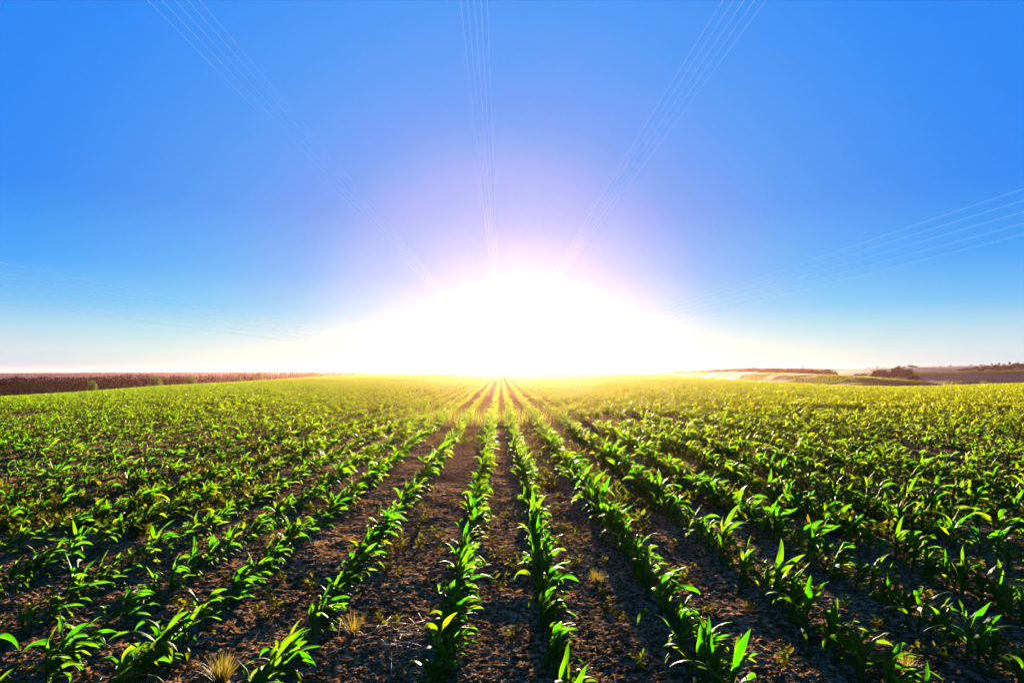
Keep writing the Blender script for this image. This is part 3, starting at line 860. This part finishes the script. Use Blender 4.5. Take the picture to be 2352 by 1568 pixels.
far_wood('horizon_wood', 'pale strip of woods on the far horizon behind the tree belt', 1600, 2010, (760, 760), ([1600, 1640, 1700, 1850, 1920, 2010], [848, 845, 843.8, 844.5, 846.5, 847]), ([1600, 2010], [852, 853]), 200, 1.6, M_RIDGE)

# radio masts
def mast(u, vtop, y, label):
    x = az_x(u, y); zt = elev_z(vtop, y); zg = gz(x, y) - 0.5; h = zt - zg
    e = empty('radio_mast', (x, y, zg)); tag(e, label, 'mast', 'radio masts on the horizon')
    Vs, A4, A3, off = [], [], [], 0
    def add(p, r, ns=5):
        nonlocal off
        V_, F4, F3 = tube_np(p, r, ns); Vs.append(V_); A4.append(F4 + off); A3.append(F3 + off); off += len(V_)
    L = [(math.cos(a) * 0.55, math.sin(a) * 0.55) for a in (0.3, 2.4, 4.5)]
    for lx_, ly_ in L: add([(lx_, ly_, 0), (lx_ * 0.5, ly_ * 0.5, h * 0.92)], [0.13, 0.09])
    nb = 14
    for k in range(nb):
        z0, z1 = h * 0.92 * k / nb, h * 0.92 * (k + 1) / nb
        for i in range(3):
            (ax, ay), (bx, by) = L[i], L[(i + 1) % 3]
            s0, s1 = 1 - 0.5 * k / nb, 1 - 0.5 * (k + 1) / nb
            add([(ax * s0, ay * s0, z0), (bx * s1, by * s1, z1)], [0.05, 0.05], 4)
    link('lattice_tower', mesh_np('lattice_tower', np.concatenate(Vs), [np.concatenate(A4), np.concatenate(A3)], M_MAST), e)
    V_, F4, F3 = tube_np([(0, 0, h * 0.9), (0, 0, h)], [0.09, 0.05], 6)
    link('antenna', mesh_np('antenna', V_, [F4, F3], M_MAST), e)
mast(1566, 833, 410, 'thin tall radio mast on the horizon, the one nearer the sun')
mast(1846, 837, 360, 'thin radio mast behind the right half of the tree belt')

# ------------------------------------------------------------------ overhead wires
def wire_mat():
    m, nt, out = new_mat('wire_sheath'); L = nt.links
    n = N(nt, 'TexNoise'); n.inputs['Scale'].default_value = 3
    r = ramp(nt, [(0.3, (0.86, 0.74, 0.96)), (0.7, (0.92, 0.80, 0.98))]); L.new(n.outputs['Fac'], r.inputs[0])
    d = N(nt, 'BsdfDiffuse'); t = N(nt, 'BsdfTranslucent')
    L.new(r.outputs[0], d.inputs['Color']); L.new(r.outputs[0], t.inputs['Color'])
    mx = N(nt, 'MixShader'); mx.inputs[0].default_value = 0.85
    L.new(d.outputs[0], mx.inputs[1]); L.new(t.outputs[0], mx.inputs[2])
    tr = N(nt, 'BsdfTransparent'); m2 = N(nt, 'MixShader'); m2.inputs[0].default_value = 0.42
    L.new(tr.outputs[0], m2.inputs[1]); L.new(mx.outputs[0], m2.inputs[2]); L.new(m2.outputs[0], out.inputs['Surface']); return m
M_WIRE = wire_mat()
def wire(x, z, y0, y1, rise, rad, label):
    """a wire along the row direction at lateral offset x and height z above the eye"""
    n = 26; pts = []
    for k in range(n + 1):
        q = k / n; y = -25 + (y1 + 25) * q ** 1.6
        pts.append((x * (1 + 0.0 * q), y, EYE + z + rise * max(0.0, y - y0)))
    V_, F4, F3 = tube_np(pts, [rad] * (n + 1), 5)
    o = link('overhead_wire', mesh_np('overhead_wire', V_, [F4, F3], M_WIRE)); tag(o, label, 'wire', 'overhead wires converging on the sun')
W5 = ['first', 'second', 'third', 'fourth', 'fifth']
def wire_set(ends, x_at, nm, rad):
    """ends: five (u, v) points on the sight where the wires pass overhead; x_at: lateral distance or height there"""
    for k, (u, v) in enumerate(ends):
        y0 = x_at
        x = az_x(u, y0); z = -(v - V0) / F * y0
        wire(x, z, y0 * 0.8, y0 * 9, 0.020 * min(1.0, z / (0.5 * y0)), rad, f'thin pale overhead wire {nm[0]}, {W5[k]} of five {nm[1]}')
wire_set([(1057, 0), (1073, 0), (1089, 0), (1104, 0), (1119, 0)], 6.2, ('straight above the sun', 'from the left'), 0.0016)
wire_set([(333, 0), (366, 0), (395, 0), (425, 0), (453, 0)], 6.2, ('in the upper left sky', 'from the left'), 0.0016)
wire_set([(1665, 0), (1689, 0), (1714, 0), (1738, 0), (1764, 0)], 6.2, ('in the upper right sky', 'from the left'), 0.0016)
wire_set([(0, 605), (0, 629), (0, 652), (0, 675), (0, 697)], 12.0, ('low in the left sky', 'from the top'), 0.0036)
wire_set([(2352, 437), (2352, 463), (2352, 489), (2352, 516), (2352, 541)], 11.0, ('in the right sky', 'from the top'), 0.0024)

# ------------------------------------------------------------------ air
me = bpy.data.meshes.new('haze')
bx = [(-4200, -60, -40), (4200, -60, -40), (4200, 3300, -40), (-4200, 3300, -40), (-4200, -60, 7.4), (4200, -60, 7.4), (4200, 3300, 7.4), (-4200, 3300, 7.4)]
me.from_pydata(bx, [], [(0, 3, 2, 1), (4, 5, 6, 7), (0, 1, 5, 4), (1, 2, 6, 5), (2, 3, 7, 6), (3, 0, 4, 7)])
mh, nt, out = new_mat('haze_air')
pv = N(nt, 'VolumePrincipled')
pv.inputs['Color'].default_value = (1.0, 0.50, 0.42, 1)
pv.inputs['Density'].default_value = 0.000103
pv.inputs['Anisotropy'].default_value = 0.85
pv.inputs['Density Attribute'].default_value = ''
nt.links.new(pv.outputs[0], out.inputs['Volume'])
me.materials.append(mh)
tag(link('haze', me), 'thin sunlit haze hanging over the whole field', 'haze', kind='stuff')

# ------------------------------------------------------------------ light
SUN_AZ, SUN_EL = math.radians(2.2), math.radians(5.0)      # azimuth to the right of the row direction
sd = Vector((math.sin(SUN_AZ) * math.cos(SUN_EL), math.cos(SUN_AZ) * math.cos(SUN_EL), math.sin(SUN_EL)))
sl = bpy.data.lights.new('sun', 'SUN'); sl.energy = 5.0; sl.angle = math.radians(0.6); sl.color = (1.0, 0.80, 0.54)
so = bpy.data.objects.new('sun', sl); COL.objects.link(so)
so.rotation_euler = sd.to_track_quat('Z', 'Y').to_euler()

EXPO = 3.3
w = bpy.data.worlds.new('World'); S.world = w; w.use_nodes = True
nt = w.node_tree; nt.nodes.clear(); L = nt.links
out = N(nt, 'OutputWorld'); bg = N(nt, 'Background'); bg.inputs['Strength'].default_value = 0.1
L.new(bg.outputs[0], out.inputs['Surface'])
sky = N(nt, 'TexSky'); sky.sky_type = 'NISHITA'; sky.sun_disc = False
sky.sun_elevation = SUN_EL; sky.sun_rotation = SUN_AZ
tc = N(nt, 'TexCoord'); nm = N(nt, 'VectorMath', operation='NORMALIZE'); L.new(tc.outputs['Generated'], nm.inputs[0])
sep = N(nt, 'SeparateXYZ'); L.new(nm.outputs[0], sep.inputs[0])
el = ramp(nt, [(0.0, (0.52, 0.70, 0.82)), (0.012, (0.60, 0.72, 0.81)), (0.028, (0.64, 0.76, 0.82)), (0.06, (0.42, 0.68, 0.86)), (0.095, (0.17, 0.52, 0.92)), (0.15, (0.055, 0.36, 0.96)), (0.24, (0.026, 0.245, 0.93)), (0.6, (0.020, 0.240, 0.95))])
L.new(sep.outputs[2], el.inputs[0])
gd = Vector((0.0, math.cos(math.radians(3.6)), math.sin(math.radians(3.6))))
dt = N(nt, 'VectorMath', operation='DOT_PRODUCT'); L.new(nm.outputs[0], dt.inputs[0]); dt.inputs[1].default_value = gd
ac_ = N(nt, 'Math', operation='ARCCOSINE', use_clamp=False); L.new(dt.outputs['Value'], ac_.inputs[0])
dv = N(nt, 'Math', operation='DIVIDE', use_clamp=True); dv.inputs[1].default_value = math.radians(45); L.new(ac_.outputs[0], dv.inputs[0])
gl = ramp(nt, [(0.0, (0.3, 0.3, 0.3)), (0.08, (0.26, 0.26, 0.15)), (0.2, (0.31, 0.225, 0.04)), (0.32, (0.28, 0.19, 0.01)), (0.42, (0.14, 0.12, 0.0)), (0.62, (0.055, 0.09, 0.0)), (0.85, (0.008, 0.022, 0.0)), (1.0, (0, 0, 0))])
L.new(dv.outputs[0], gl.inputs[0])
ad = N(nt, 'Mix', data_type='RGBA', blend_type='ADD'); ad.inputs[0].default_value = 1; ad.clamp_result = False
L.new(el.outputs[0], ad.inputs[6]); L.new(gl.outputs[0], ad.inputs[7])
sc_ = N(nt, 'VectorMath', operation='SCALE'); sc_.inputs['Scale'].default_value = 10.0 / 2 ** EXPO; L.new(ad.outputs[2], sc_.inputs[0])
mx = N(nt, 'Mix', data_type='RGBA'); mx.inputs[0].default_value = 0.003
L.new(sc_.outputs[0], mx.inputs[6]); L.new(sky.outputs[0], mx.inputs[7])
L.new(mx.outputs[2], bg.inputs['Color'])

# ------------------------------------------------------------------ camera
cam = bpy.data.cameras.new('camera'); co = bpy.data.objects.new('camera', cam); COL.objects.link(co)
co.location = (0, 0, EYE); co.rotation_euler = (math.radians(90), 0, 0)
cam.sensor_width = 36; cam.lens = F / 2352 * 36
cam.shift_x = (1176 - U0) / 2352; cam.shift_y = (V0 - 784) / 2352
cam.clip_start = 0.05; cam.clip_end = 20000
S.camera = co
S.view_settings.view_transform = 'Standard'; S.view_settings.look = 'None'
S.view_settings.exposure = EXPO; S.view_settings.gamma = 1
S.cycles.use_denoising = True
S.cycles.volume_bounces = 0
S.cycles.max_bounces = 6
S.cycles.transparent_max_bounces = 8
S.render.resolution_x = 1024; S.render.resolution_y = 682
